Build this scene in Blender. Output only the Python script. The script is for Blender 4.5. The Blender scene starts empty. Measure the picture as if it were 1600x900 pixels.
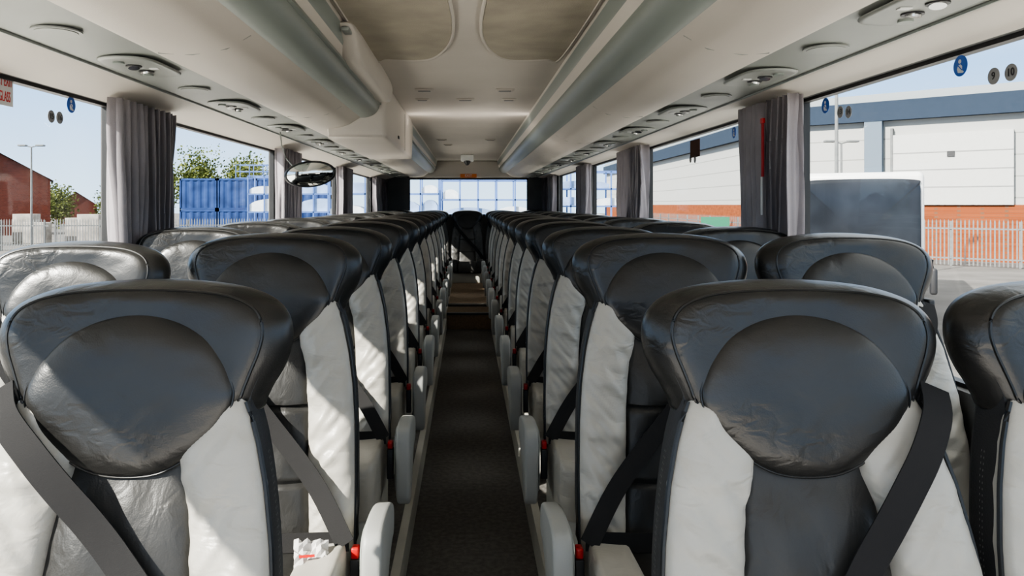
import bpy, math, random, bmesh
from mathutils import Vector, noise
random.seed(4)
C = bpy.context.scene.collection
F = 1154.0
CZ = 1.3

# ------------------------------------------------------------------ materials
def mat(name, col, rough=0.5, metal=0.0, var=0.0, vscale=5.0, bump=0.0, bscale=50.0, stretch=(1,1,1),
        fine=0.0, fscale=300.0, col2=None, spec=0.5, coat=0.0, sheen=0.0, wr=0.0, wscale=40.0, rvar=0.0):
    m = bpy.data.materials.new(name); m.use_nodes = True
    nt = m.node_tree; N = nt.nodes; L = nt.links
    b = N["Principled BSDF"]
    b.inputs["Base Color"].default_value = (*col, 1)
    b.inputs["Roughness"].default_value = rough
    b.inputs["Metallic"].default_value = metal
    b.inputs["Specular IOR Level"].default_value = spec
    b.inputs["Coat Weight"].default_value = coat
    b.inputs["Sheen Weight"].default_value = sheen
    tc = N.new("ShaderNodeTexCoord"); mp = N.new("ShaderNodeMapping")
    mp.inputs["Scale"].default_value = stretch
    L.new(tc.outputs["Object"], mp.inputs["Vector"])
    n1 = N.new("ShaderNodeTexNoise"); n1.inputs["Scale"].default_value = vscale
    n1.inputs["Detail"].default_value = 4
    L.new(mp.outputs[0], n1.inputs["Vector"])
    c2 = col2 if col2 else tuple(c*(1-var) for c in col)
    c1 = col if col2 else tuple(min(1, c*(1+var)) for c in col)
    mx = N.new("ShaderNodeValToRGB")
    mx.color_ramp.elements[0].position = 0.35; mx.color_ramp.elements[1].position = 0.65
    mx.color_ramp.elements[0].color = (*c2, 1); mx.color_ramp.elements[1].color = (*c1, 1)
    L.new(n1.outputs["Fac"], mx.inputs[0]); L.new(mx.outputs[0], b.inputs["Base Color"])
    if rvar>0:
        rr=N.new("ShaderNodeMapRange"); rr.inputs["To Min"].default_value=rough-rvar; rr.inputs["To Max"].default_value=rough+rvar
        L.new(n1.outputs["Fac"],rr.inputs[0]); L.new(rr.outputs[0],b.inputs["Roughness"])
    last = None
    def addb(sock, dist):
        nonlocal last
        bp = N.new("ShaderNodeBump"); bp.inputs["Strength"].default_value = 1.0
        bp.inputs["Distance"].default_value = dist
        L.new(sock, bp.inputs["Height"])
        if last: L.new(last.outputs[0], bp.inputs["Normal"])
        last = bp
    if bump > 0:
        n2 = N.new("ShaderNodeTexNoise"); n2.inputs["Scale"].default_value = bscale
        n2.inputs["Detail"].default_value = 1.0; n2.inputs["Distortion"].default_value = 0.4
        L.new(mp.outputs[0], n2.inputs["Vector"]); addb(n2.outputs["Fac"], bump)
    if wr > 0:
        n3 = N.new("ShaderNodeTexNoise"); n3.inputs["Scale"].default_value = wscale
        n3.inputs["Detail"].default_value = 2.0; n3.inputs["Distortion"].default_value = 0.8
        L.new(mp.outputs[0], n3.inputs["Vector"])
        mk = N.new("ShaderNodeTexNoise"); mk.inputs["Scale"].default_value = 6.5; L.new(tc.outputs["Object"], mk.inputs["Vector"])
        r4 = N.new("ShaderNodeMapRange"); r4.inputs["From Min"].default_value=.42; r4.inputs["From Max"].default_value=.65
        r4.inputs["To Min"].default_value=.15
        L.new(mk.outputs["Fac"], r4.inputs[0])
        sb = N.new("ShaderNodeMath"); sb.operation='SUBTRACT'; L.new(n3.outputs["Fac"],sb.inputs[0]); sb.inputs[1].default_value=.5
        mu = N.new("ShaderNodeMath"); mu.operation='MULTIPLY'; L.new(sb.outputs[0],mu.inputs[0]); L.new(r4.outputs[0],mu.inputs[1])
        addb(mu.outputs[0], wr)
    if fine > 0:
        v = N.new("ShaderNodeTexVoronoi"); v.inputs["Scale"].default_value = fscale
        L.new(tc.outputs["Object"], v.inputs["Vector"]); addb(v.outputs["Distance"], fine)
    if last: L.new(last.outputs[0], b.inputs["Normal"])
    return m

M = {}
M['black'] = mat("black_leather", (0.0175,0.0170,0.0162), 0.31, var=0.12, vscale=8, bump=0.006, bscale=8, stretch=(1,1,1.4), wr=.0032, wscale=26, fine=0.00012, fscale=400, rvar=.07, spec=.55)
M['blackp'] = mat("dark_panel_leather", (0.030,0.0295,0.0285), 0.42, var=0.12, vscale=8, bump=0.006, bscale=9, stretch=(1.3,1,0.8), wr=.0030, wscale=30, fine=0.00015, fscale=380, rvar=.06, spec=.4)
M['rear'] = mat("rear_seat_grey_sheen_leather", (0.075,0.073,0.070), 0.40, var=0.12, vscale=8, bump=0.006, bscale=9, fine=0.00015, fscale=380)  # black leather lightened, its grey sheen put into the base colour
M['grey'] = mat("light_grey_leather", (0.42,0.402,0.36), 0.38, var=0.05, vscale=7, bump=0.008, bscale=9, stretch=(0.8,0.8,1.5), wr=.0055, wscale=22, fine=0.00012, fscale=380, rvar=.06)
M['shell'] = mat("black_side_fabric", (0.026,0.026,0.027), 0.6, var=0.1, fine=0.0003, fscale=300)
M['pipe'] = mat("piping_black", (0.012,0.012,0.012), 0.35)
M['stitch'] = mat("grey_stitching", (0.25,0.25,0.24), 0.7)
M['belt'] = mat("seat_belt_webbing", (0.021,0.0205,0.021), 0.8, var=0.1, vscale=3, spec=.18, fine=.0002, fscale=500)
M['arm'] = mat("armrest_grey_plastic", (0.34,0.345,0.33), 0.45, var=0.04, fine=0.0002, fscale=500)
M['red'] = mat("red_plastic", (0.50,0.012,0.012), 0.35)
M['redd'] = mat("dark_red_strap", (0.38,0.015,0.02), 0.6)
M['base'] = mat("seat_base_plastic", (0.48,0.47,0.42), 0.5, var=0.05)
M['beige'] = mat("beige_trim", (0.56,0.52,0.47), 0.55, var=0.02, vscale=2, fine=0.0002, fscale=350)
M['ceil'] = mat("ceiling_fabric", (0.50,0.462,0.415), 0.75, var=0.03, vscale=3, fine=0.0003, fscale=500)
M['rail'] = mat("grey_green_rail", (0.225,0.252,0.232), 0.40, var=0.04, vscale=1.2, stretch=(1,0.2,1))
M['strip'] = mat("grey_service_strip", (0.26,0.275,0.258), 0.45, var=0.03)
M['unit'] = mat("service_unit_plastic", (0.235,0.247,0.232), 0.4)
M['chrome'] = mat("lamp_chrome", (0.8,0.8,0.78), 0.15, metal=1)
M['dark'] = mat("dark_plastic", (0.02,0.02,0.022), 0.45)
M['mesh'] = mat("hatch_gauze", (0.34,0.305,0.245), 0.8, var=0.12, vscale=5, fine=0.001, fscale=260)
M['carpet'] = mat("aisle_carpet", (0.105,0.098,0.090), 0.95, var=0.22, vscale=45, bump=0.002, bscale=180, fine=0.001, fscale=220)
M['carpetb'] = mat("sunlit_brown_carpet", (0.26,0.185,0.12), 0.95, var=0.2, vscale=50, bump=0.002, bscale=180)  # brown rear carpet, with the sunlight on it mixed into the colour
M['wall'] = mat("side_trim_dark_grey", (0.11,0.11,0.11), 0.8, var=0.1, fine=0.0005, fscale=300)
M['gasket'] = mat("window_rubber", (0.015,0.015,0.016), 0.5)
M['curtain'] = mat("grey_curtain", (0.28,0.255,0.27), 0.85, var=0.10, vscale=6, fine=0.0005, fscale=400, sheen=0.15)
M['curtaind'] = mat("dark_curtain", (0.20,0.182,0.192), 0.9, var=0.12, vscale=6)
M['white'] = mat("white_paint", (0.66,0.66,0.65), 0.4, var=0.02)
M['blue'] = mat("sign_blue", (0.01,0.10,0.45), 0.4)
M['stick'] = mat("grey_sticker", (0.25,0.25,0.25), 0.5)
M['signred'] = mat("sign_red_ink", (0.55,0.02,0.015), 0.5)
M['mirror'] = mat("mirror_glass", (0.75,0.78,0.78), 0.03, metal=1)
M['asphalt'] = mat("asphalt", (0.14,0.133,0.127), 0.95, var=0.15, vscale=0.6, spec=.1)
M['apron'] = mat("bounce_apron", (0.82,0.78,0.72), 0.9, var=0.05, vscale=1.0, spec=.1)  # very pale so the added apron reflects sun into the interior
M['navy'] = mat("navy_fascia", (0.030,0.042,0.063), 0.9, var=0.05, spec=.08)
M['bluecol'] = mat("blue_grey_column", (0.13,0.165,0.205), 0.8, spec=.1)
M['steel'] = mat("galvanised_steel", (0.17,0.175,0.175), 0.8, var=0.1, spec=.1)
M['cont'] = mat("blue_container_paint", (0.028,0.055,0.155), 0.8, var=0.3, vscale=0.8, spec=.1)
M['paleb'] = mat("pale_blue_wrap", (0.26,0.36,0.56), 0.7, var=0.3, vscale=1.0, spec=.1)
M['frameb'] = mat("pale_blue_rack_paint", (0.10,0.17,0.38), 0.8, var=0.1, vscale=1.0, spec=.1)
M['leaf'] = mat("tree_leaves", (0.14,0.16,0.04), 0.8, col2=(0.05,0.065,0.02), vscale=2.2, spec=.1)
M['bark'] = mat("tree_bark", (0.10,0.07,0.05), 0.9, var=0.2)
M['roof'] = mat("roof_tiles", (0.08,0.055,0.045), 0.9, var=0.2, vscale=3, spec=.05)
M['dglass'] = mat("dark_tinted_glass", (0.018,0.021,0.027), 0.14, spec=0.3, var=.3, vscale=1.2)
M['paper'] = mat("white_paper", (0.60,0.585,0.57), 0.6)
M['tyre'] = mat("tyre_rubber", (0.02,0.02,0.02), 0.8)
M['stone'] = mat("pale_blocks", (0.28,0.26,0.235), 0.85, var=0.3, vscale=1.5, spec=.1)
M['lamp'] = mat("headlamp_lens", (0.6,0.62,0.65), 0.1)
M['wwrap'] = mat("white_wrap", (0.62,0.66,0.70), 0.6, var=.1, spec=.1)
M['orange'] = mat("sign_orange", (0.75,0.22,0.05), 0.5)
M['green'] = mat("green_board", (0.02,0.14,0.08), 0.5)
M['tan'] = mat("tan_render", (0.28,0.24,0.19), 0.9, spec=.1)

def brick_mat(name, c1, c2, mortar, scale):
    m = bpy.data.materials.new(name); m.use_nodes = True
    N = m.node_tree.nodes; L = m.node_tree.links; b = N["Principled BSDF"]
    tc = N.new("ShaderNodeTexCoord"); sx = N.new("ShaderNodeSeparateXYZ"); cb = N.new("ShaderNodeCombineXYZ")
    ad = N.new("ShaderNodeMath"); ad.operation = 'ADD'
    L.new(tc.outputs["Object"], sx.inputs[0]); L.new(sx.outputs[0], ad.inputs[0]); L.new(sx.outputs[1], ad.inputs[1])
    L.new(ad.outputs[0], cb.inputs[0]); L.new(sx.outputs[2], cb.inputs[1])
    br = N.new("ShaderNodeTexBrick"); br.inputs["Scale"].default_value = scale
    br.inputs["Color1"].default_value = (*c1,1); br.inputs["Color2"].default_value = (*c2,1)
    br.inputs["Mortar"].default_value = (*mortar,1)
    L.new(cb.outputs[0], br.inputs["Vector"]); L.new(br.outputs["Color"], b.inputs["Base Color"])
    b.inputs["Roughness"].default_value = 0.95; b.inputs["Specular IOR Level"].default_value=.05
    return m
M['brick'] = brick_mat("orange_brick", (0.25,0.072,0.028), (0.18,0.050,0.020), (0.15,0.075,0.045), 2.2)
M['brickr'] = brick_mat("red_brick", (0.115,0.034,0.024), (0.085,0.025,0.019), (0.09,0.055,0.045), 2.2)

def clad_mat():
    m = bpy.data.materials.new("pale_metal_cladding"); m.use_nodes = True
    N = m.node_tree.nodes; L = m.node_tree.links; b = N["Principled BSDF"]
    tc = N.new("ShaderNodeTexCoord"); w = N.new("ShaderNodeTexWave")
    w.wave_type = 'BANDS'; w.bands_direction = 'Z'; w.inputs["Scale"].default_value = 0.28
    L.new(tc.outputs["Object"], w.inputs["Vector"])
    r = N.new("ShaderNodeValToRGB")
    r.color_ramp.elements[0].position = 0.0; r.color_ramp.elements[0].color = (0.20,0.20,0.19,1)
    r.color_ramp.elements[1].position = 0.014; r.color_ramp.elements[1].color = (0.36,0.36,0.345,1)
    L.new(w.outputs["Fac"], r.inputs[0]); L.new(r.outputs[0], b.inputs["Base Color"])
    b.inputs["Roughness"].default_value = 0.7
    return m
M['clad'] = clad_mat()
M['door'] = mat("pale_door_panel", (0.44,0.44,0.425), 0.7, var=0.02)
M['seam'] = mat("door_seam_grey", (0.25,0.25,0.245), 0.7)
M['trim'] = mat("grey_roof_trim", (0.24,0.265,0.28), 0.8)

def glass_mat(name, tint, gl, rough=0.02):
    m = bpy.data.materials.new(name); m.use_nodes = True
    N = m.node_tree.nodes; L = m.node_tree.links
    N.remove(N["Principled BSDF"])
    out = N["Material Output"]
    t = N.new("ShaderNodeBsdfTransparent"); t.inputs[0].default_value = (*tint,1)
    g = N.new("ShaderNodeBsdfGlossy"); g.inputs["Roughness"].default_value = rough
    fr = N.new("ShaderNodeLayerWeight"); fr.inputs["Blend"].default_value = 0.25
    ml = N.new("ShaderNodeMath"); ml.operation = 'MULTIPLY'; ml.inputs[1].default_value = gl
    L.new(fr.outputs["Fresnel"], ml.inputs[0])
    mx = N.new("ShaderNodeMixShader"); L.new(ml.outputs[0], mx.inputs[0])
    L.new(t.outputs[0], mx.inputs[1]); L.new(g.outputs[0], mx.inputs[2]); L.new(mx.outputs[0], out.inputs[0])
    return m
M['glass'] = glass_mat("window_glass", (0.95,0.965,0.965), 0.03)

# ------------------------------------------------------------------ helpers
def mesh(name, verts, faces, m, smooth=True, mats=None, fm=None, recalc=True):
    me = bpy.data.meshes.new(name)
    me.from_pydata([tuple(v) for v in verts], [], faces); me.update()
    if mats:
        for k in mats: me.materials.append(M[k])
        for i, p in enumerate(me.polygons): p.material_index = fm[i]
    else:
        me.materials.append(M[m])
    if recalc:
        bm = bmesh.new(); bm.from_mesh(me); bmesh.ops.recalc_face_normals(bm, faces=bm.faces); bm.to_mesh(me); bm.free()
    if smooth:
        me.polygons.foreach_set('use_smooth', [True]*len(me.polygons))
        try: me.set_sharp_from_angle(angle=math.radians(55))
        except Exception: pass
    return me

def ob(name, me, parent=None, loc=(0,0,0), rot=(0,0,0)):
    o = bpy.data.objects.new(name, me); C.objects.link(o)
    o.location = loc; o.rotation_euler = rot
    if parent: o.parent = parent
    return o

def top(o, label, cat, group=None):
    o["label"] = label; o["category"] = cat
    if group: o["group"] = group
    return o
def struct(o):
    o["kind"] = "structure"; return o
def empty(name, loc, label, cat, group=None, rot=(0,0,0)):
    e = bpy.data.objects.new(name, None); C.objects.link(e); e.location = loc; e.rotation_euler = rot
    e.empty_display_size = 0.1
    return top(e, label, cat, group)

BF = [(0,3,2,1),(4,5,6,7),(0,1,5,4),(1,2,6,5),(2,3,7,6),(3,0,4,7)]
def boxes(lst):
    V=[];Fc=[]
    for (x0,x1,y0,y1,z0,z1) in lst:
        n=len(V)
        V += [(x0,y0,z0),(x1,y0,z0),(x1,y1,z0),(x0,y1,z0),(x0,y0,z1),(x1,y0,z1),(x1,y1,z1),(x0,y1,z1)]
        Fc += [tuple(n+i for i in f) for f in BF]
    return V,Fc
def boxmesh(name, lst, m, bevel=0.0):
    V,Fc = boxes(lst); me = mesh(name, V, Fc, m, smooth=False)
    if bevel>0:
        bm=bmesh.new(); bm.from_mesh(me)
        bmesh.ops.bevel(bm, geom=list(bm.edges), offset=bevel, segments=3, affect='EDGES', profile=0.5)
        bm.to_mesh(me); bm.free()
        me.polygons.foreach_set('use_smooth', [True]*len(me.polygons))
        try: me.set_sharp_from_angle(angle=math.radians(40))
        except Exception: pass
    return me

def spline(pts, n, closed=True):
    P=[Vector(p) for p in pts]; m=len(P); out=[]
    segs = m if closed else m-1
    per = max(1, n//segs)
    for i in range(segs):
        if closed: p0,p1,p2,p3 = P[(i-1)%m],P[i],P[(i+1)%m],P[(i+2)%m]
        else: p0,p1,p2,p3 = P[max(i-1,0)],P[i],P[i+1],P[min(i+2,m-1)]
        for k in range(per):
            t=k/per
            out.append(0.5*((2*p1)+(-p0+p2)*t+(2*p0-5*p1+4*p2-p3)*t*t+(-p0+3*p1-3*p2+p3)*t*t*t))
    if not closed: out.append(P[-1])
    return out
def sym(half):
    return [(x,z) for x,z in half] + [(-x,z) for x,z in reversed(half[1:-1])]

def puff(name, outline, c, rings, mapf, m, outline2=None):
    V=[];Fc=[]; n=len(outline)
    ringsidx=[]
    for rg in rings:
        s,d=rg[0],rg[1]; bl=rg[2] if len(rg)>2 else 0
        if s==0:
            ringsidx.append([len(V)]); V.append(mapf(c[0],c[1],d))
        else:
            idx=[]
            for i,p in enumerate(outline):
                if bl and outline2: p=p.lerp(outline2[i],bl)
                x=c[0]+s*(p[0]-c[0]); z=c[1]+s*(p[1]-c[1])
                idx.append(len(V)); V.append(mapf(x,z,d))
            ringsidx.append(idx)
    for a,b in zip(ringsidx,ringsidx[1:]):
        if len(a)==1: Fc += [(a[0],b[j],b[(j+1)%n]) for j in range(n)]
        elif len(b)==1: Fc += [(a[j],a[(j+1)%n],b[0]) for j in range(n)]
        else: Fc += [(a[j],a[(j+1)%n],b[(j+1)%n],b[j]) for j in range(n)]
    return mesh(name,V,Fc,m)

def tube(name, pts, r, m, n=8, closed=False):
    V=[];Fc=[];P=[Vector(p) for p in pts]; L=len(P)
    for i,p in enumerate(P):
        if closed: t=(P[(i+1)%L]-P[i-1])
        else: t=P[min(i+1,L-1)]-P[max(i-1,0)]
        t.normalize(); up=Vector((0,0,1)) if abs(t.z)<0.9 else Vector((0,1,0))
        a=t.cross(up).normalized(); b=t.cross(a)
        for k in range(n):
            an=2*math.pi*k/n; V.append(p+(a*math.cos(an)+b*math.sin(an))*r)
    for i in range(L if closed else L-1):
        j=(i+1)%L
        for k in range(n): Fc.append((i*n+k,i*n+(k+1)%n,j*n+(k+1)%n,j*n+k))
    if not closed:
        Fc.append(tuple(range(n))); Fc.append(tuple((L-1)*n+k for k in range(n)))
    return mesh(name,V,Fc,m)

def cyl(name, r, h, m, n=24, axis='z', r2=None):
    r2 = r if r2 is None else r2
    V=[];Fc=[]
    for (rr,z) in ((r,0),(r2,h)):
        for k in range(n):
            a=2*math.pi*k/n; u,v=rr*math.cos(a),rr*math.sin(a)
            V.append({'z':(u,v,z),'x':(z,u,v),'y':(u,z,v)}[axis])
    Fc=[(k,(k+1)%n,n+(k+1)%n,n+k) for k in range(n)]+[tuple(range(n)),tuple(range(n,2*n))]
    return mesh(name,V,Fc,m)

def sweep(name, prof, y0, y1, m, th=0.012, ny=2, sp=0):
    P=[Vector(p) for p in prof]
    if sp: P=spline(prof, sp, closed=False)
    V=[];Fc=[];n=len(P)
    nor=[]
    for i in range(n):
        t=P[min(i+1,n-1)]-P[max(i-1,0)]; t.normalize(); nn=Vector((-t.y,t.x))
        if nn.y<0 or (abs(nn.y)<0.2 and nn.x*P[i].x<0): nn=-nn
        nor.append(nn)
    for k in range(ny):
        y=y0+(y1-y0)*k/(ny-1)
        for i in range(n): V.append((P[i].x,y,P[i].y))
        for i in range(n): q=P[i]+nor[i]*th; V.append((q.x,y,q.y))
    for k in range(ny-1):
        a=k*2*n; b=(k+1)*2*n
        for i in range(n-1):
            Fc.append((a+i,a+i+1,b+i+1,b+i)); Fc.append((a+n+i,b+n+i,b+n+i+1,a+n+i+1))
        Fc.append((a,b,b+n,a+n)); Fc.append((a+n-1,a+2*n-1,b+2*n-1,b+n-1))
    for k in (0,ny-1):
        a=k*2*n
        for i in range(n-1): Fc.append((a+i,a+n+i,a+n+i+1,a+i+1))
    return mesh(name,V,Fc,m)

def interp(tab, t):
    if t<=tab[0][0]: return tab[0][1]
    for (a,b),(c,d) in zip(tab,tab[1:]):
        if t<=c:
            u=(t-a)/(c-a); return b+(d-b)*u
    return tab[-1][1]

# ------------------------------------------------------------------ seat parts
ZT = 1.22
LEAN = 0.20
def sstep(a,b,t):
    u=min(1,max(0,(t-a)/(b-a))); return u*u*(3-2*u)
def smap(x,z,d):
    return (x, LEAN*z - 0.42*x*x - d, ZT+z)

SP = {}
sil = spline(sym([(0,0),(0.08,-0.003),(0.15,-.012),(0.200,-.029),(0.228,-.054),(0.237,-.084),(0.234,-.114),(0.223,-.142),(0.209,-.165),(0.199,-.186),(0.188,-.205),(0.13,-.218),(0.07,-.222),(0,-.224)]), 130)
fro = spline(sym([(0,-.012),(0.08,-.014),(0.135,-.020),(0.172,-.032),(0.193,-.050),(0.200,-.076),(0.195,-.104),(0.185,-.131),(0.176,-.155),(0.168,-.177),(0.152,-.196),(0.115,-.208),(0.06,-.212),(0,-.213)]), 130)
wr = [(0,-.075),(.6,-.075),(.93,-.072),(.985,-.062),(1.0,-.046),(1.0,-.030,.10),(1.0,-.014,.32),(1.0,-.001,.60),(1.0,.007,.85),(1.0,.010,1),(.975,.0145,1),(.93,.018,1),(.86,.020,1),(.75,.0205,1),(.55,.020,1),(.3,.019,1),(0,.019,1)]
SP['headrest'] = puff("headrest", sil, (0,-.10), wr, smap, 'black', fro)
SP['headpipe']=tube("piping", [smap(p[0],p[1],0.0105) for p in fro], .0028,'pipe',6,closed=True)
hc = spline(sym([(0,-.048),(0.058,-.057),(0.107,-.081),(0.140,-.116),(0.157,-.150),(0.160,-.176),(0.149,-.202),(0.126,-.233),(0.093,-.262),(0.050,-.284),(0,-.290)]), 88)
SP['head_cushion'] = puff("head_cushion", hc, (0,-.165), [(0,-.02),(.95,-.02),(1.0,-.012),(1.0,.015),(.992,.0185),(.975,.0215),(.945,.0245),(.90,.0275),(.83,.0305),(.73,.033),(.6,.035),(.4,.036),(.2,.0365),(0,.0365)], smap, 'black')
SP['hseam'] = tube("head_seam", [smap(p[0]*1.003,-.165+(p[1]+.165)*1.003,0.0175) for p in hc], .0018,'pipe',6,closed=True)

def loft(name, tab_in, tab_out, t0, t1, df, m, nt=110, nu=22, side=1, endp=0.03):
    V=[];Fc=[]
    for i in range(nt+1):
        t=t0+(t1-t0)*i/nt
        a=interp(tab_in,t); b=interp(tab_out,t)
        e = min(1.0, max(0.0,(t-t0)/endp)); 
        e = math.sqrt(max(0,1-(1-e)**2))
        for j in range(nu+1):
            u=j/nu; x=a+(b-a)*u
            V.append(smap(side*x,-t,df(u,t)*e))
        for j in (1,0):
            u=j; x=a+(b-a)*u
            V.append(smap(side*x,-t,-0.03))
    w=nu+3
    for i in range(nt):
        for j in range(w):
            Fc.append((i*w+j,i*w+(j+1)%w,(i+1)*w+(j+1)%w,(i+1)*w+j))
    Fc.append(tuple(range(w))); Fc.append(tuple(nt*w+k for k in range(w)))
    return mesh(name,V,Fc,m)

tin=[(0.16,.100),(.26,.078),(.29,.083),(.33,.097),(.38,.105),(.45,.112),(.76,.128)]
tout=[(0.16,.168),(.18,.178),(.20,.187),(.24,.201),(.30,.216),(.38,.229),(.47,.237),(.60,.242),(.76,.244)]
def mkbol(s1,s2):
    def f(u,t):
        b = (1-abs(2*min(1,u*0.92+0.06)-1)**2.6)**0.55 if 0<u<1 else 0.0
        w = 0.007*noise.noise(Vector((u*2.0, t*26, s1)))+0.008*noise.noise(Vector((u*1.2, t*11, s2)))
        r_= noise.noise(Vector((t*46+u*6, u*1.5, s2+4)))
        w += 0.010*r_*(1-u*.6)
        k = interp([(0.16,.018),(.3,.034),(.5,.048),(.76,.046)],t)
        return b*(k+w)
    return f
SP['bolsterR'] = loft("backrest_bolster", tin, tout, 0.165, 0.76, mkbol(3.1,9.1), 'grey')
SP['bolsterL'] = loft("backrest_bolster", tin, tout, 0.165, 0.76, mkbol(33.1,49.1), 'grey', side=-1)
SP['bolsterRd'] = loft("backrest_bolster", tin, tout, 0.165, 0.76, mkbol(3.1,9.1), 'rear')
SP['bolsterLd'] = loft("backrest_bolster", tin, tout, 0.165, 0.76, mkbol(33.1,49.1), 'rear', side=-1)
def panf(u,t):
    b=(1-abs(2*u-1)**3.2)**0.6 if 0<u<1 else 0.0
    seam = sum(0.014*math.exp(-((t-s)/0.005)**2) for s in (0.44,0.62))
    k=.004+.030*sstep(.24,.42,t)
    a_=sstep(.26,.34,t)
    w=(0.008*noise.noise(Vector((u*2.2, t*10, 7.7)))+0.004*noise.noise(Vector((u*5, t*16, 17.7))))*a_
    return b*(k+w) - seam + 0.002
V=[];Fc=[];nt=90;nu=30
for i in range(nt+1):
    t=0.17+(0.76-0.17)*i/nt; a=interp(tin,t)+0.006
    for j in range(nu+1):
        u=j/nu; V.append(smap(-a+2*a*u,-t,panf(u,t)))
for i in range(nt):
    for j in range(nu): Fc.append((i*(nu+1)+j,(i+1)*(nu+1)+j,(i+1)*(nu+1)+j+1,i*(nu+1)+j+1))
SP['backrest_panel'] = mesh("backrest_panel",V,Fc,'blackp',recalc=False)
SP['backrest_paneld'] = mesh("backrest_panel",V,Fc,'rear',recalc=False)

body = sym([(0,-.03),(.14,-.04),(.195,-.08),(.200,-.13),(.186,-.17),(.189,-.20),(.202,-.24),(.216,-.30),(.229,-.38),(.237,-.47),(.242,-.60),(.243,-.72),(.22,-.79),(0,-.80)])
body = spline(body, 104)
SP['back_shell'] = puff("back_shell", body, (0,-.42), [(0,-.085),(.85,-.083),(.96,-.074),(1,-.058),(1,-.01),(.99,.0),(0.9,.0),(0,.0)], smap, 'shell')
def pipepts(side,off=.001,d=.006,t0=.18,t1=.76,n=40):
    return [smap(side*(interp(tout,t)+off),-t,d) for t in [t0+(t1-t0)*i/n for i in range(n+1)]]
SP['pipingR']=tube("piping", pipepts(1), .0040,'pipe',6)
SP['pipingL']=tube("piping", pipepts(-1), .0040,'pipe',6)
def stitch(side):
    V=[];Fc=[]
    for off,d in ((.0022,-.028),(.0022,-.034)):
        P=pipepts(side,off,d,.26,.74,160)
        for i in range(0,160,3):
            a=Vector(P[i]);b=Vector(P[i+1]); n=len(V); e=Vector((side*.0012,0,0)); w_=Vector((0,.0006,0))
            V+=[a-w_+e,a+w_+e,b+w_+e,b-w_+e]; Fc.append((n,n+1,n+2,n+3))
    return mesh("stitching",V,Fc,'stitch',False)
SP['stitR']=stitch(1); SP['stitL']=stitch(-1)

def rrect(x0,x1,y0,y1,r,n=6):
    out=[]
    for cx,cy,a0 in ((x1-r,y1-r,0),(x0+r,y1-r,90),(x0+r,y0+r,180),(x1-r,y0+r,270)):
        for k in range(n+1):
            a=math.radians(a0+90*k/n); out.append((cx+r*math.cos(a),cy+r*math.sin(a)))
    return out
def cmap(x,y,d): return (x,y,0.40+d+0.05*(-y-0.1)+0.25*x*x*1.2)
def crings(h): return [(0,-.10),(.97,-.10),(1,-.08),(1,h*0.3),(.985,h*.6),(.95,h*.82),(.88,h*.95),(.75,h),(.5,h),(0,h)]
SP['seat_cushion']=puff("seat_cushion", rrect(-.135,.135,-.56,-.08,.04), (0,-.33), crings(.055), cmap,'blackp')
SP['seat_cushiond']=puff("seat_cushion", rrect(-.135,.135,-.56,-.08,.04), (0,-.33), crings(.055), cmap,'rear')
SP['cushbR']=puff("cushion_bolster", rrect(.13,.236,-.55,-.08,.04), (.183,-.33), crings(.075), cmap,'grey')
SP['cushbL']=puff("cushion_bolster", rrect(-.236,-.13,-.55,-.08,.04), (-.183,-.33), crings(.075), cmap,'grey')
SP['cushbRd']=puff("cushion_bolster", rrect(.13,.236,-.55,-.08,.04), (.183,-.33), crings(.075), cmap,'rear')
SP['cushbLd']=puff("cushion_bolster", rrect(-.236,-.13,-.55,-.08,.04), (-.183,-.33), crings(.075), cmap,'rear')
SP['seat_base']=boxmesh("seat_base",[(-.225,.225,-.50,-.02,.16,.315)],'base',.02)
SP['seat_leg']=boxmesh("seat_leg",[(-.03,.03,-.40,-.10,.125,.17)],'dark',.005)

def armmesh(xc, w=.046):
    o=spline([(-.07,.515),(-.14,.545),(-.24,.562),(-.320,.562),(-.352,.548),(-.366,.510),(-.368,.44),(-.362,.37),(-.350,.325),(-.325,.300),(-.290,.305),(-.245,.350),(-.19,.415),(-.12,.445),(-.07,.455)], 60)
    rr=[(0,-w/2),(.92,-w/2),(.96,-w/2+.0015),(.988,-w/2+.005),(1,-w/2+.011),(1,w/2-.011),(.988,w/2-.005),(.96,w/2-.0015),(.92,w/2),(0,w/2)]
    return puff("armrest",o,(-.25,.46),rr,lambda y,z,d:(xc+d,y,z),'arm')
def armpad(s,w=.040):
    xc=s*.305
    o=spline([(-.12,.515),(-.24,.538),(-.30,.538),(-.332,.510),(-.336,.44),(-.330,.375),(-.318,.340),(-.29,.350),(-.25,.400),(-.20,.450),(-.12,.475)],44)
    return puff("armrest_inset",o,(-.26,.47),[(0,0),(.97,0),(1,.001),(.98,.0035),(0,.0035)],lambda y,z,d:(xc-s*(w/2+.003)-s*d,y,z),'strip')
for s,k in ((1,'R'),(-1,'L')):
    SP['arm'+k]=armmesh(s*.308)

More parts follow.
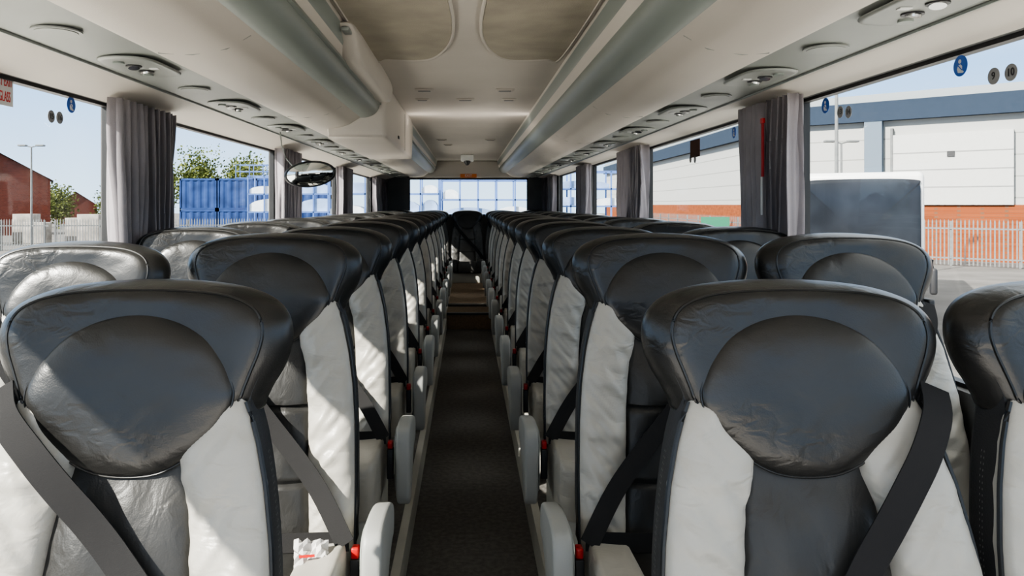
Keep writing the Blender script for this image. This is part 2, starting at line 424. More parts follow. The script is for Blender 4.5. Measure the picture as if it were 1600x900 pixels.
def beltmesh(pts, w, name="seat_belt"):
    P=spline(pts, 40, closed=False); V=[];Fc=[]
    for i,p in enumerate(P):
        t=(P[min(i+1,len(P)-1)]-P[max(i-1,0)]).normalized()
        a=t.cross(Vector((0,-1,0.15))).normalized()
        nn=a.cross(t).normalized()*0.0012
        V += [p+a*w/2+nn,p-a*w/2+nn,p-a*w/2-nn,p+a*w/2-nn]
    for i in range(len(P)-1):
        for j in range(4): Fc.append((i*4+j,i*4+(j+1)%4,(i+1)*4+(j+1)%4,(i+1)*4+j))
    return mesh(name,V,Fc,'belt')
def bp(s,x,z,d):
    v=smap(x,z-ZT,d); return (s*v[0],v[1],v[2])
for s,k in ((1,'R'),(-1,'L')):
    SP['belt'+k]=beltmesh([bp(s,-.190,1.04,.0),bp(s,-.165,.985,.045),bp(s,-.11,.91,.060),bp(s,.02,.76,.060),bp(s,.15,.62,.076),bp(s,.235,.50,.10)],.046)
    SP['lap'+k]=beltmesh([(s*.24,-.25,.50),(s*.12,-.24,.492),(0,-.22,.485),(-s*.2,-.17,.50)],.045,"lap_belt")
    SP['buckle'+k]=boxmesh("belt_buckle",[(s*.256-.009,s*.256+.009,-.262,-.235,.462,.488)],'red',.004)
    SP['stalk'+k]=boxmesh("buckle_stalk",[(s*.256-.011,s*.256+.011,-.265,-.232,.36,.462)],'dark',.003)
    SP['guide'+k]=boxmesh("belt_guide",[(-s*.220-.010,-s*.220+.010,-.03,.02,1.020,1.045)],'dark',.006)
SP['beltfrontR']=beltmesh([bp(1,-.205,1.060,.004),bp(1,-.178,1.025,.034),bp(1,-.125,.978,.056),bp(1,-.08,.932,.060),bp(1,-.03,.88,.056),bp(1,.017,.827,.054),bp(1,.075,.757,.058),bp(1,.15,.65,.078),bp(1,.22,.50,.11)],.047)
SP['beltfrontL']=beltmesh([bp(-1,-.205,1.062,.002),bp(-1,-.188,1.030,.034),bp(-1,-.155,.980,.056),bp(-1,-.122,.930,.062),bp(-1,-.090,.88,.062),bp(-1,-.057,.827,.058),bp(-1,-.012,.75,.056),bp(-1,.08,.62,.078),bp(-1,.22,.48,.11)],.047)
armP={'R':armpad(1),'L':armpad(-1)}

def seat(x,y,z,side,aisle,front=False,dark=False,label=None,yaw=0.0):
    k='R' if side>0 else 'L'
    lb = label or ("black and light grey leather coach seat beside the aisle" if aisle else "black and light grey leather coach seat beside the window")
    e=empty("coach_seat",(x,y,z),lb,"seat","rows of leather coach seats",rot=(0,0,yaw))
    sfx='d' if dark else ''
    parts=[('back_shell','back_shell'),('headrest','headrest'),('head_cushion','head_cushion'),
           ('backrest_panel','backrest_panel'+sfx),('backrest_bolster','bolsterL'+sfx),('backrest_bolster','bolsterR'+sfx),
           ('piping','pipingL'),('piping','pipingR'),('piping','headpipe'),('seam_piping','hseam'),
           ('seat_cushion','seat_cushion'+sfx),('cushion_bolster','cushbL'+sfx),('cushion_bolster','cushbR'+sfx),
           ('seat_base','seat_base'),('seat_leg','seat_leg')]
    if y<2.5: parts += [('stitching','stitL'),('stitching','stitR')]
    if not dark:
        parts += [('seat_belt',('beltfront' if front else 'belt')+k),('belt_buckle','buckle'+k),('buckle_stalk','stalk'+k),('belt_guide','guide'+k)]
        if not front: parts.append(('lap_belt','lap'+k))
    else:
        parts += [('seat_belt','belt'+k)]
    for nm,key in parts: ob(nm,SP[key],e)
    if aisle:
        a=ob('armrest',SP['arm'+k],e); ob('armrest_inset',armP[k],a)
    return e

XA=0.521; XWL=-1.025; XWR=1.020
for r in range(13):
    y=1.20+0.80*r
    z = -0.045 if r==0 else 0.003*math.sin(r*2.1)
    fr = (r==0)
    if r<12:
        seat(-XA,y,z,+1,True,fr)
        seat(XA,y,z,-1,True,fr)
        if r>0:
            seat(XWL,y-(0.05 if r==1 else 0),z-(.02 if r==1 else 0),+1,False,fr)
        seat(XWR,y,z,-1,False,fr)
for x in (-1.02,-.51,0.0,.51,1.01):
    seat(x,11.2,-0.0,1,False,dark=True,label="dark leather coach seat in the rear row")

V=[];Fc=[]
for i in range(9):
    for jn in range(8):
        V.append((i*.010,jn*.010,.016*noise.noise(Vector((i*.8,jn*.9,2)))+.005*math.sin(i*1.3)))
for i in range(8):
    for jn in range(7): Fc.append((i*8+jn,i*8+jn+1,(i+1)*8+jn+1,(i+1)*8+jn))
pme=mesh("crumpled_paper",V,Fc,'paper',smooth=False)
o=ob("crumpled_paper",pme,None,(-.385,1.64,.490),(0.6,0.1,.3)); top(o,"crumpled white paper lying on a coach seat","paper")
ob("red_print",mesh("red_print",[(.01,.02,.010),(.045,.02,.012),(.045,.027,.012),(.01,.027,.010)],[(0,1,2,3)],'signred'),o)

# ------------------------------------------------------------------ shell
XL,XR=-1.35,1.275
WZ0=.82; WZL,WZR=1.685,1.708
Y0,Y1=-0.55,11.75
fl=ob("floor",boxmesh("floor",[(-.215,.25,Y0,7.72,-.05,0)],'carpet')); struct(fl)
f2=ob("floor",boxmesh("floor",[(-.215,.25,7.72,Y1,-.05,.167)],'carpetb')); struct(f2)
tr=ob("trim_1",boxmesh("trim_1",[(-.215,.25,7.705,7.74,.150,.172)],'dark')); struct(tr)
tr=ob("trim_3",boxmesh("trim_3",[(-.215,.25,8.22,8.32,.167,.190)],'carpet')); struct(tr)
for i,(a,b) in enumerate(((XL,-.215),(.25,XR))):
    p=ob("floor",boxmesh("floor",[(a,b,Y0,Y1,-.05,.12)],'base')); struct(p)
    p=ob("floor",boxmesh("floor",[(a+.02 if i==0 else a+.03,b-.03 if i==0 else b-.02,Y0,Y1,.12,.124)],'carpet')); struct(p)

leftp=[(-.55,-.42),(2.68,3.22),(5.07,5.64),(7.47,8.15),(10.3,Y1)]
rightp=[(-.55,-.42),(2.72,3.24),(5.06,5.87),(7.41,8.04),(10.3,Y1)]
def wallmesh(nm,x0,x1,pill_,wz):
    b=[(x0,x1,Y0,Y1,0,WZ0),(x0,x1,Y0,Y1,wz,2.12)]
    for a,c in pill_: 
        m=(c-a)
        if c>10.5 or a<0: b.append((x0,x1,a,c,WZ0,wz))
        else: b.append((x0,x1,a+m*.3,c-m*.3,WZ0,wz))
    return boxmesh(nm,b,'wall')
struct(ob("wall_left",wallmesh("wall_left",XL-.06,XL,leftp,WZL)))
struct(ob("wall_right",wallmesh("wall_right",XR,XR+.06,rightp,WZR)))
BX0,BX1,BZ0,BZ1=-.93,.97,1.13,1.72
struct(ob("wall_back",boxmesh("wall_back",[(XL,XR,Y1,Y1+.06,0,BZ0),(XL,XR,Y1,Y1+.06,BZ1,2.12),(XL,BX0,Y1,Y1+.06,BZ0,BZ1),(BX1,XR,Y1,Y1+.06,BZ0,BZ1)],'wall')))
struct(ob("trim_2",boxmesh("trim_2",[(-.92,.96,Y1-.03,Y1-.002,1.735,1.995)],'beige',.01)))
struct(ob("ceiling",boxmesh("ceiling",[(XL-.06,XR+.06,Y0,Y1+.06,2.12,2.18),(-.475,.475,Y0,Y1,2.0,2.02)],'ceil')))
wn=1
def window(pos, wall):
    global wn
    nm="window_%d"%wn; wn+=1
    if wall=='b':
        x0,x1,z0,z1=pos; y=Y1+.03; g=.02
        V,Fc=boxes([(x0,x1,y,y+.005,z0,z1)]); fm=[0]*6
        V2,F2=boxes([(x0,x1,y-.02,y+.02,z0,z0+g),(x0,x1,y-.02,y+.02,z1-g,z1),(x0,x0+g,y-.02,y+.02,z0,z1),(x1-g,x1,y-.02,y+.02,z0,z1)])
    else:
        wz=WZL if wall=='l' else WZR
        a,c=pos; x=(XL-.04) if wall=='l' else (XR+.035); g=.012
        V,Fc=boxes([(x,x+.005,a,c,WZ0,wz)]); fm=[0]*6
        V2,F2=boxes([(x-.01,x+.02,a,c,WZ0,WZ0+g),(x-.01,x+.02,a,c,wz-g,wz),(x-.01,x+.02,a,a+g,WZ0,wz),(x-.01,x+.02,c-g,c,WZ0,wz)])
    n=len(V); Fa=Fc+[tuple(n+i for i in f) for f in F2]
    me=mesh(nm,V+V2,Fa,None,False,['glass','gasket'],fm+[1]*len(F2))
    struct(ob(nm,me))
def wins(pl,w):
    for (a,b),(c,d) in zip(pl,pl[1:]):
        s = b if b<0 else b-(b-a)*.3
        e = c if d>10.5 else c+(d-c)*.3
        window((s,e),w)
wins(leftp,'l'); wins(rightp,'r'); window((BX0,BX1,BZ0,BZ1),'b')

# ------------------------------------------------------------------ luggage racks
def rack(side, x_wall, wz, sx0, sx1, segs, label):
    S=side
    e=empty("luggage_rack",(0,0,0),label,"luggage rack","overhead luggage racks")
    q=lambda L:[(S*a,b) for a,b in L]
    ob("window_cove",sweep("window_cove",q([(x_wall,wz-.002),(x_wall-.04,wz+.012),(sx0+.02,1.730),(sx0,1.736)]),Y0,Y1,'beige',.01,2,16),e)
    ob("service_strip",sweep("service_strip",q([(sx0,1.739),(sx1,1.752)]),Y0,Y1,'strip',.01),e)
    ob("strip_edge",sweep("strip_edge",q([(sx0+.004,1.734),(sx0-.006,1.732)]),Y0,Y1,'rail',.006),e)
    ob("rack_underside",sweep("rack_underside",q([(sx1,1.748),(sx1-.03,1.742),(.80,1.738),(.70,1.755),(.65,1.782),(.615,1.803)]),Y0,Y1,'beige',.01,2,24),e)
    for a,b in segs:
        ob("rack_rail",sweep("rack_rail",q([(.615,1.803),(.592,1.802),(.562,1.808),(.534,1.822),(.515,1.842),(.506,1.865),(.506,1.885)]),a,b,'rail',.012,2,30),e)
    ob("rack_fascia",sweep("rack_fascia",q([(.508,1.880),(.498,1.905),(.488,1.93),(.480,1.97),(.470,2.003)]),Y0,Y1,'beige',.01,2,20),e)
    ob("ceiling_edge_strip",sweep("ceiling_edge_strip",q([(.490,1.925),(.484,1.935),(.474,1.985)]),Y0,Y1,'rail',.004),e)
    for y in [0.6+1.55*i for i in range(8)]:
        ob("panel_joint",sweep("panel_joint",q([(sx1-.02,1.741),(.80,1.7365),(.70,1.7535),(.63,1.793)]),y,y+.005,'strip',.004),e)
    return e
rl=rack(-1,1.35,WZL,1.17,.92,[(Y0,4.3),(6.2,Y1)],"beige overhead luggage rack with grey-green rail above the window seats")
rr_=rack(1,XR,WZR,1.13,.90,[(Y0,Y1)],"beige overhead luggage rack with continuous grey-green rail")
um=puff("service_unit", spline([(-.085,-.13),(-.02,-.17),(.05,-.15),(.08,-.09),(.08,.09),(.05,.15),(-.02,.17),(-.085,.13),(-.095,0)],54),(0,0),[(0,.0),(.95,.0),(1,-.001),(1,-.004),(.97,-.007),(.88,-.008),(0,-.008)],lambda x,y,d:(x,y,d),'unit')
lens=cyl("reading_light",.017,.006,'chrome',20); ring=cyl("light_bezel",.024,.006,'dark',20)
nozz=cyl("air_nozzle",.017,.008,'rail',18)
btn=boxmesh("call_button",[(-.014,.014,-.009,.009,-.003,0)],'white',.001)
spk=cyl("speaker",.060,.004,'unit',32); spk2=cyl("speaker_grille",.050,.003,'strip',32)
def unit(parent,x,y,z,S):
    u=ob("service_unit",um,parent,(x,y,z)); 
    if S<0: u.scale=(-1,1,1)
    for dy in (-.045,.045):
        b=ob("light_bezel",ring,u,(-.005,dy,-.012)); ob("reading_light",lens,b,(0,0,-.004),(0.2*(1 if dy>0 else -1),0.15,0))
    for dy in (-.105,.105): ob("air_nozzle",nozz,u,(.015,dy,-.014))
    ob("call_button",btn,u,(-.050,0,-.008))
for k in range(12):
    unit(rr_,1.015,1.63+.92*k,1.742,1)
    unit(rl,-1.045,1.40+.95*k,1.742,-1)
    s=ob("speaker",spk,rr_,(1.015,2.09+.92*k,1.739)); ob("speaker_grille",spk2,s,(0,0,-.002))
    s=ob("speaker",spk,rl,(-1.045,1.88+.95*k,1.739)); ob("speaker_grille",spk2,s,(0,0,-.002))

lk=empty("overhead_locker",(-.64,5.25,1.68),"cream rounded boxy overhead locker joined to the luggage rack","overhead locker")
def lockmap(y,z,d): return (d,y,z)
body_o=spline([(-1.0,.28),(-.995,.10),(-.98,.03),(-.93,.004),(-.5,.0),(.3,.0),(.88,.0),(.94,.02),(.97,.08),(.97,.315),(0,.317),(-.99,.315)],84)
ob("locker_body",puff("locker_body",body_o,(0.0,.16),[(0,-.17),(.98,-.17),(1,-.16),(1,.145),(.993,.165),(.98,.174),(.95,.179),(.8,.18),(0,.18)],lockmap,'beige'),lk)
ob("locker_seam",boxmesh("locker_seam",[(.176,.1825,.20,.205,.02,.29)],'strip'),lk)
ob("locker_latch",boxmesh("locker_latch",[(.178,.187,-.35,-.29,.06,.08)],'dark',.003),lk)
pod=empty("open_hatch_flap",(-.50,3.55,1.875),"cream curved flap hanging beside the luggage rack","hatch flap")
fo=spline([(-.70,.12),(-.66,.06),(-.52,.005),(-.3,.0),(.2,.0),(.55,.0),(.66,.02),(.68,.12)],48)
ob("flap_panel",puff("flap_panel",fo,(0,.07),[(0,-.005),(.98,-.005),(1,.0),(1,.050),(.98,.062),(.94,.068),(.85,.071),(0,.071)],lockmap,'beige'),pod)
ob("flap_hinge",boxmesh("flap_hinge",[(.03,.06,-.80,-.72,.075,.09)],'strip',.004),pod)

for S in (-1,1):
    o=spline([(S*.45,3.46),(S*.38,3.55),(S*.2,3.56),(S*.11,3.38),(S*.055,3.05),(S*.05,2.6),(S*.09,2.1),(S*.2,1.8),(S*.40,1.8),(S*.45,1.95)],60)
    c=(S*.26,2.7)
    e=empty("ceiling_hatch",(0,0,0),"rounded ceiling panel with brown gauze in a beige frame","ceiling hatch","pair of ceiling hatches")
    ob("hatch_frame",puff("hatch_frame",o,c,[(0,1.999),(1,1.999),(1,1.993),(.985,1.988),(.955,1.987),(.94,1.992),(0,1.992)],lambda x,y,d:(x,y,d),'ceil'),e)
    ob("hatch_gauze",puff("hatch_gauze",o,c,[(0,1.9925),(.94,1.9925),(.94,1.990),(0,1.990)],lambda x,y,d:(x,y,d),'mesh'),e)
for (px,py,w) in ((663,140,24),(789,140,24),(660,155,18),(727,155,24),(795,155,18),(690,218,14),(766,218,14),(700,226,12)):
    d=.7*F/(320-py); x=(px-730)*d/F; h=w*d/F/2
    v=ob("ceiling_vent",boxmesh("ceiling_vent",[(-h,h,-.03,.03,-.008,0),(-h-.008,h+.008,-.04,.04,-.004,0)],'ceil',.002),None,(x,d,1.999))
    top(v,"small slotted vent in the cream ceiling","vent","ceiling vents")
    ob("vent_slot",boxmesh("vent_slot",[(-h*.8,h*.8,-.015,.015,-.010,-.006)],'dark'),v)
cam_=empty("ceiling_camera",(0,10.3,2.0),"small white housing with dark dome on the ceiling","camera")
ob("camera_housing",boxmesh("camera_housing",[(-.09,.09,-.06,.06,-.10,0)],'white',.02),cam_)
ob("camera_dome",cyl("camera_dome",.05,.05,'dark',20,'z',.02),cam_,(0,-.03,-.10),(math.pi*0.9,0,0))
sg=empty("rear_sign",(0.02,11.70,1.76),"small orange exit sign above the rear window","sign")
ob("sign_plate",boxmesh("sign_plate",[(-.13,.13,0,.01,-.03,.03)],'orange',.002),sg)

def textmesh(s,size,m,name,al='CENTER',off=.012):
    cu=bpy.data.curves.new(name,'FONT'); cu.body=s; cu.size=size; cu.align_x=al; cu.align_y='CENTER'; cu.extrude=0.0004; cu.offset=size*off
    t=bpy.data.objects.new(name,cu); C.objects.link(t)
    dg=bpy.context.evaluated_depsgraph_get(); me=bpy.data.meshes.new_from_object(t.evaluated_get(dg))
    bpy.data.objects.remove(t); me.materials.clear(); me.materials.append(M[m]); return me
ob("sign_text",textmesh("EXIT",.055,'white',"sign_text"),sg,(0,-.002,0),(math.pi/2,0,0))
RL=(math.pi/2,0,math.pi/2); RR=(math.pi/2,0,-math.pi/2)
def sticker_belt(side,y,z,r=.028):
    x=XL-.030 if side<0 else XR+.030
    e=empty("seat_belt_sign",(x,y,z),"round blue seat belt sticker on the window glass","sticker","blue seat belt stickers",rot=(RL if side<0 else RR))
    ob("sticker_disc",cyl("sticker_disc",r,.001,'blue',28),e)
    fig=[(-.30,.05),(.05,.15),(.30,-.05),(.30,-.45),(.55,-.62),(.40,-.72),(-.30,-.62),(-.42,-.3)]
    ob("seated_figure",mesh("seated_figure",[(a*r,b*r,.0018) for a,b in fig],[tuple(range(8))],'white',False),e)
    ob("figure_head",cyl("figure_head",r*.2,.0008,'white',16),e,(-.05*r,.42*r,.001))
    ob("figure_belt",mesh("figure_belt",[(-.30*r,.02*r,.0024),(-.2*r,.08*r,.0024),(.33*r,-.38*r,.0024),(.27*r,-.48*r,.0024)],[(0,1,2,3)],'blue',False),e)
def sticker_num(side,y,z,s,r=.021):
    x=XL-.030 if side<0 else XR+.030
    e=empty("seat_number_sticker",(x,y,z),"round grey seat number sticker %s on the window glass"%s if s else "round grey seat number sticker on the window glass","sticker","seat number stickers",rot=(RL if side<0 else RR))
    ob("sticker_disc",cyl("sticker_disc",r,.001,'stick',24),e)
    if s: ob("number",textmesh(s,r*1.25,'dark',"number"),e,(0,0,.0018))
XRi=XR+.03; XLi=-(XL-.03)
def dR(px): return XRi*F/(px-730)
def dL(px): return XLi*F/(730-px)
def zz(py,d): return CZ+(320-py)*d/F
for px,py in ((1501,103),(1290,165),(1147,207)): sticker_belt(1,dR(px),zz(py,dR(px)))
sticker_belt(-1,dL(111),zz(164,dL(111)))
for px,py,s in ((1553,119,"9"),(1580,113,"10"),(1313,175,"13"),(1326,175,"14"),(1086,249,""),(1079,249,"")): sticker_num(1,dR(px),zz(py,dR(px)),s)
for px,py,s in ((80,182,"15"),(93,184,"16")): sticker_num(-1,dL(px),zz(py,dL(px)),s)
ye=dL(20)
e=empty("emergency_exit_sticker",(XL-.030,ye-.10,zz(142,ye)),"white sticker with red emergency exit lettering on the window","sticker",rot=RL)
ob("sticker_sheet",boxmesh("sticker_sheet",[(-.11,.10,-.050,.050,0,.001)],'white'),e)
for tx,zo in (("EMERGENCY EXIT",.022),("BREAK GLASS",-.024)):
    t_=ob("sticker_text",textmesh(tx,.044,'signred',"sticker_text",'RIGHT',0.0),e,(.094 if zo>0 else .086,zo,.0018)); t_.scale=(.44,1,1)
d=dR(1086); e=empty("window_notice",(XR+.03,d,zz(232,d)),"small brown notice stuck on the window","sticker",rot=RR)
ob("notice_sheet",boxmesh("notice_sheet",[(-.09,.09,-.05,.05,0,.001)],'brickr'),e)

e=empty("convex_mirror",(-.92,4.33,1.480),"oval convex interior mirror with black rim under the rack","mirror",rot=(0.12,math.radians(-6),0.15))
om=[(.145*math.cos(a),.075*math.sin(a)) for a in [k*math.pi/20 for k in range(40)]]
ob("mirror_rim",puff("mirror_rim",om,(0,0),[(0,.03),(.9,.03),(1,.015),(1.04,0),(1,-.014),(.95,-.016),(.93,-.012),(0,-.012)],lambda x,z,d:(x,d,z),'dark'),e)
ob("mirror_glass",puff("mirror_glass",om,(0,0),[(.93,-.012),(.8,-.020),(.5,-.030),(0,-.034)],lambda x,z,d:(x,d,z),'mirror'),e)
ob("mirror_arm",tube("mirror_arm",[(-.08,.03,.03),(-.13,.05,.10),(-.15,.07,.18),(-.15,.08,.26)],.004,'strip'),e)

def curtain(side,a,b,m,label,grp,seed,wz):
    n=96; nz=16; V=[];Fc=[]
    folds=max(3,round((b-a)/.05))
    for k in range(nz+1):
        w=k/nz; z=.84+(wz+.005-.84)*w
        pinch=1-.18*math.exp(-((w-.25)/.22)**2)
        mid=(a+b)/2
        for i in range(n+1):
            u=i/n; ph=u*folds*2*math.pi+.5*noise.noise(Vector((u*3,w*1.5,seed)))*3
            y=mid+((a-mid)+(b-a)*u)*pinch+.012*math.sin(ph*2+seed)
            x=.058+.036*math.sin(ph)+.014*noise.noise(Vector((u*9,w*2,seed+5)))
            V.append(((XL+x) if side<0 else (XR-x),y,z))
    for k in range(nz):
        for i in range(n): Fc.append((k*(n+1)+i,k*(n+1)+i+1,(k+1)*(n+1)+i+1,(k+1)*(n+1)+i))
    me=mesh("curtain",V,Fc,m); o=ob("curtain",me)
    md=o.modifiers.new("s",'SOLIDIFY'); md.thickness=.003
    top(o,label,"curtain",grp)
for S,pl in ((-1,leftp),(1,rightp)):
    wz=WZL if S<0 else WZR
    for idx,(a,b) in enumerate(pl[1:]):
        if b<10.5:
            m=(a+b)/2
            curtain(S,a,m-.012,'curtain',"grey pleated curtain drawn back beside the window pillar","pleated window curtains",idx+S,wz)
            curtain(S,m+.012,b,'curtain',"grey pleated curtain drawn back beside the window pillar","pleated window curtains",idx+S+9,wz)
        else:
            curtain(S,a,a+.55,'curtaind',"dark curtain gathered in the rear corner","dark rear curtains",idx,wz)
            curtain(S,a+.6,Y1-.1,'curtaind',"dark curtain gathered in the rear corner","dark rear curtains",idx+4,wz)
e=empty("safety_strap",(XR-.115,2.90,1.36),"thin red and white safety strap hanging at the window pillar","safety strap")
ob("red_strap",boxmesh("red_strap",[(-.004,.004,-.007,.007,.05,.26)],'redd',.002),e)
ob("white_tag",boxmesh("white_tag",[(-.006,-.002,-.006,.006,-.10,.05)],'white',.001),e)
ob("red_cap",boxmesh("red_cap",[(-.006,.006,-.012,.012,.26,.28)],'red',.002),e)

# ------------------------------------------------------------------ exterior
G=-1.7
g=ob("ground",mesh("ground",[(-200,-60,G),(200,-60,G),(200,260,G),(-200,260,G)],[(0,1,2,3)],'asphalt',False)); g["kind"]="structure"
g=ob("ground",boxmesh("ground",[(-11,8,-16,14,G,G+.03)],'apron')); g["kind"]="structure"  # unseen pale apron, added to bounce sunlight up into the coach
wh=empty("warehouse",(20.3,45,G),"large pale clad warehouse with navy roof band and brick base","building")
def prism(name,pts,z0,z1,m):
    V=[];Fc=[]
    for (x,y) in pts: V += [(x,y,z0),(x,y,z1)]
    for (x,y) in pts: V += [(x+.4,y+.4,z0),(x+.4,y+.4,z1)]
    n=len(pts)
    for i in range(n-1):
        Fc.append((2*i,2*i+2,2*i+3,2*i+1)); o2=2*n
        Fc.append((o2+2*i,o2+2*i+1,o2+2*i+3,o2+2*i+2)); Fc.append((2*i+1,2*i+3,o2+2*i+3,o2+2*i+1)); Fc.append((2*i,o2+2*i,o2+2*i+2,2*i+2))
    return mesh(name,V,Fc,m,False)
def path(o_): return [(1.4-o_,70),(0-o_,0-o_*.4),(9.0-o_*.6,-7.7-o_*.8),(30,-25.6-o_)]
ob("clad_wall",prism("clad_wall",path(0),3.0,8.2,'clad'),wh)
ob("brick_base",prism("brick_base",path(.15),0,3.0,'brick'),wh)
ob("roof_fascia",prism("roof_fascia",path(.5),7.75,8.85,'navy'),wh)
ob("roof_trim",prism("roof_trim",path(.3),8.85,9.3,'trim'),wh)
ob("roof",mesh("roof",[(1.4,70,9.2),(0,0,9.2),(30,-25.6,9.2),(60,0,9.8),(60,70,9.8)],[(0,1,2,3,4)],'steel',False),wh)
dx,dy=.76,-.65
def onwall(name,t,w,z0,z1,m,dep=.2):
    x,y=dx*t,dy*t; nx,ny=-.65,-.76
    V=[];
    for (s,dn) in ((0,0),(w,0),(w,dep),(0,dep)):
        V.append((x+dx*s+nx*dn,y+dy*s+ny*dn))
    VV=[(a,b,z0) for a,b in V]+[(a,b,z1) for a,b in V]
    return ob(name,mesh(name,VV,BF,m,False),wh)
onwall("column",3.6,.9,3.0,7.8,'bluecol',.45)
onwall("door_frame",4.9,.12,3.0,7.3,'steel',.35)
onwall("door_panel",5.0,5.5,3.0,6.9,'door',.3)
for zs in (3.95,4.9,5.85): onwall("door_seam",5.0,5.5,zs,zs+.05,'seam',.32)
onwall("column",12.0,.7,3.0,7.8,'bluecol',.45)
onwall("wall_vent",7.6,.35,5.6,5.9,'dark',.36)
def lamp(x,y,h,label,double=True):
    e=empty("street_lamp",(x,y,G),label,"street lamp","yard street lamps")
    ob("pole",cyl("pole",.08,h,'steel',12,'z',.05),e)
    for s in ((-1,1) if double else (1,)):
        ob("lamp_arm",tube("lamp_arm",[(0,0,h),(s*.4,0,h+.1)],.035,'steel'),e)
        ob("lamp_head",boxmesh("lamp_head",[(s*.6-.28,s*.6+.28,-.15,.15,h+.05,h+.17)],'steel',.04),e)
lamp(14.0,28.0,9.5,"tall thin grey lamp post in front of the warehouse",False)
lamp(19.5,38.5,6.2,"grey double-headed lamp post beside the warehouse")
lamp(-29.5,50,6.9,"grey double-headed lamp post behind the yard fence")
def fence(p0,p1,h,m,label,grp,sp=.17):
    p0=Vector(p0);p1=Vector(p1); L=(p1-p0).length; n=int(L/sp); d_=(p1-p0).normalized()
    e=empty("palisade_fence",(p0.x,p0.y,G),label,"fence",grp)
    V=[];Fc=[]; ang=math.atan2(d_.y,d_.x); e.rotation_euler=(0,0,ang)
    for i in range(n):
        s=i*sp; w=.03; k=len(V)
        V += [(s-w,-.02,.05),(s+w,-.02,.05),(s+w,-.02,h-.12),(s,-.02,h),(s-w,-.02,h-.12)]; Fc.append((k,k+1,k+2,k+3,k+4))
    o=ob("pales",mesh("pales",V,Fc,m,False),e); o["kind"]="stuff"
    ob("rail",boxmesh("rail",[(0,L,.0,.04,.35,.42)],m),e); ob("rail",boxmesh("rail",[(0,L,.0,.04,h-.5,h-.43)],m),e)
    k=0
    while k<L-.2:
        ob("post",boxmesh("post",[(k-.05,k+.05,.04,.14,0,h-.1)],m),e); k+=2.75
fr="grey steel palisade fence in front of the brick wall"
fence((17.5,70),(17.5,42.3),2.3,'steel',fr,"yard palisade fences")
fence((17.6,41.8),(42,20.5),2.3,'steel',fr,"yard palisade fences")
fl_="grey steel palisade fence along the yard"
fence((-55,47),(-27.2,48),2.1,'steel',fl_,"yard palisade fences")
fence((-26.8,48),(-3,52),2.1,'steel',fl_,"yard palisade fences")

e=empty("parked_coach",(9.05,17.0,G),"white coach with large dark windscreen parked in the yard","coach",rot=(0,0,math.radians(-29)))
def rb(name,lst,m,b): return ob(name,boxmesh(name,lst,m,b),e)
rb("coach_body",[(-1.20,1.20,-1.2,10.8,.35,3.70)],'white',.12)
V=[];Fc=[]
ow=spline([(-1.02,1.06),(1.02,1.06),(1.12,1.15),(1.14,1.6),(1.135,3.0),(1.12,3.40),(1.02,3.53),(0,3.56),(-1.02,3.53),(-1.12,3.40),(-1.135,3.0),(-1.14,1.6),(-1.12,1.15)],104)
ob("windscreen",puff("windscreen",ow,(0,2.3),[(0,.0),(1,.0),(1,.045),(.985,.065),(.93,.080),(.7,.11),(.4,.13),(0,.135)],lambda x,z,d:(x,-1.18-d,z),'dglass'),e)
rb("side_glass",[(-1.215,-1.1,-.6,10.2,1.9,3.1)],'dglass',.02)
rb("bumper",[(-1.22,1.22,-1.3,-1.0,.35,.75)],'dark',.06)
rb("headlamp",[(-1.15,-.75,-1.26,-1.1,.80,1.02)],'lamp',.04); rb("headlamp",[(.75,1.15,-1.26,-1.1,.80,1.02)],'lamp',.04)
rb("wing_mirror",[(1.28,1.42,-1.4,-1.25,1.15,1.7)],'dark',.05)
ob("mirror_bracket",tube("mirror_bracket",[(1.15,-1.1,1.9),(1.33,-1.3,1.85),(1.35,-1.3,1.65)],.03,'dark'),e)
rb("wiper",[(-.6,.5,-1.36,-1.33,1.22,1.26)],'dark',.004)
for yy in (1.2,8.0):
    for s in (-1.20,.95): ob("wheel",cyl("wheel",.48,.27,'tyre',28,'x'),e,(s,yy,.48))

def house(x,y,w,dp,h,rh,m,label,rot=0):
    e=empty("house",(x,y,G),label,"house","brick houses beyond the yard",rot=(0,0,rot))
    V=[(-w/2,0,0),(w/2,0,0),(w/2,dp,0),(-w/2,dp,0),(-w/2,0,h),(w/2,0,h),(w/2,dp,h),(-w/2,dp,h),(0,0,h+rh),(0,dp,h+rh)]
    ob("house_walls",mesh("house_walls",V,[(0,1,5,8,4),(1,2,6,5),(2,3,7,9,6),(3,0,4,7)],m,False),e)
    V=[(-w/2-.3,-.3,h-.2),(0,-.3,h+rh+.1),(w/2+.3,-.3,h-.2),(-w/2-.3,dp+.3,h-.2),(0,dp+.3,h+rh+.1),(w/2+.3,dp+.3,h-.2)]
    ob("house_roof",mesh("house_roof",V,[(0,1,4,3),(1,2,5,4)],'roof',False),e)
house(-45.8,72,9.0,6,5.6,2.5,'brickr',"red brick house with low pitched brown roof",.53)
for i,(x,y) in enumerate(((-62,117),(-55,120),(-70,112))): house(x,y,6,6,3.0,2.0,'tan' if i==1 else 'brickr',"small distant house with brown roof",.5)

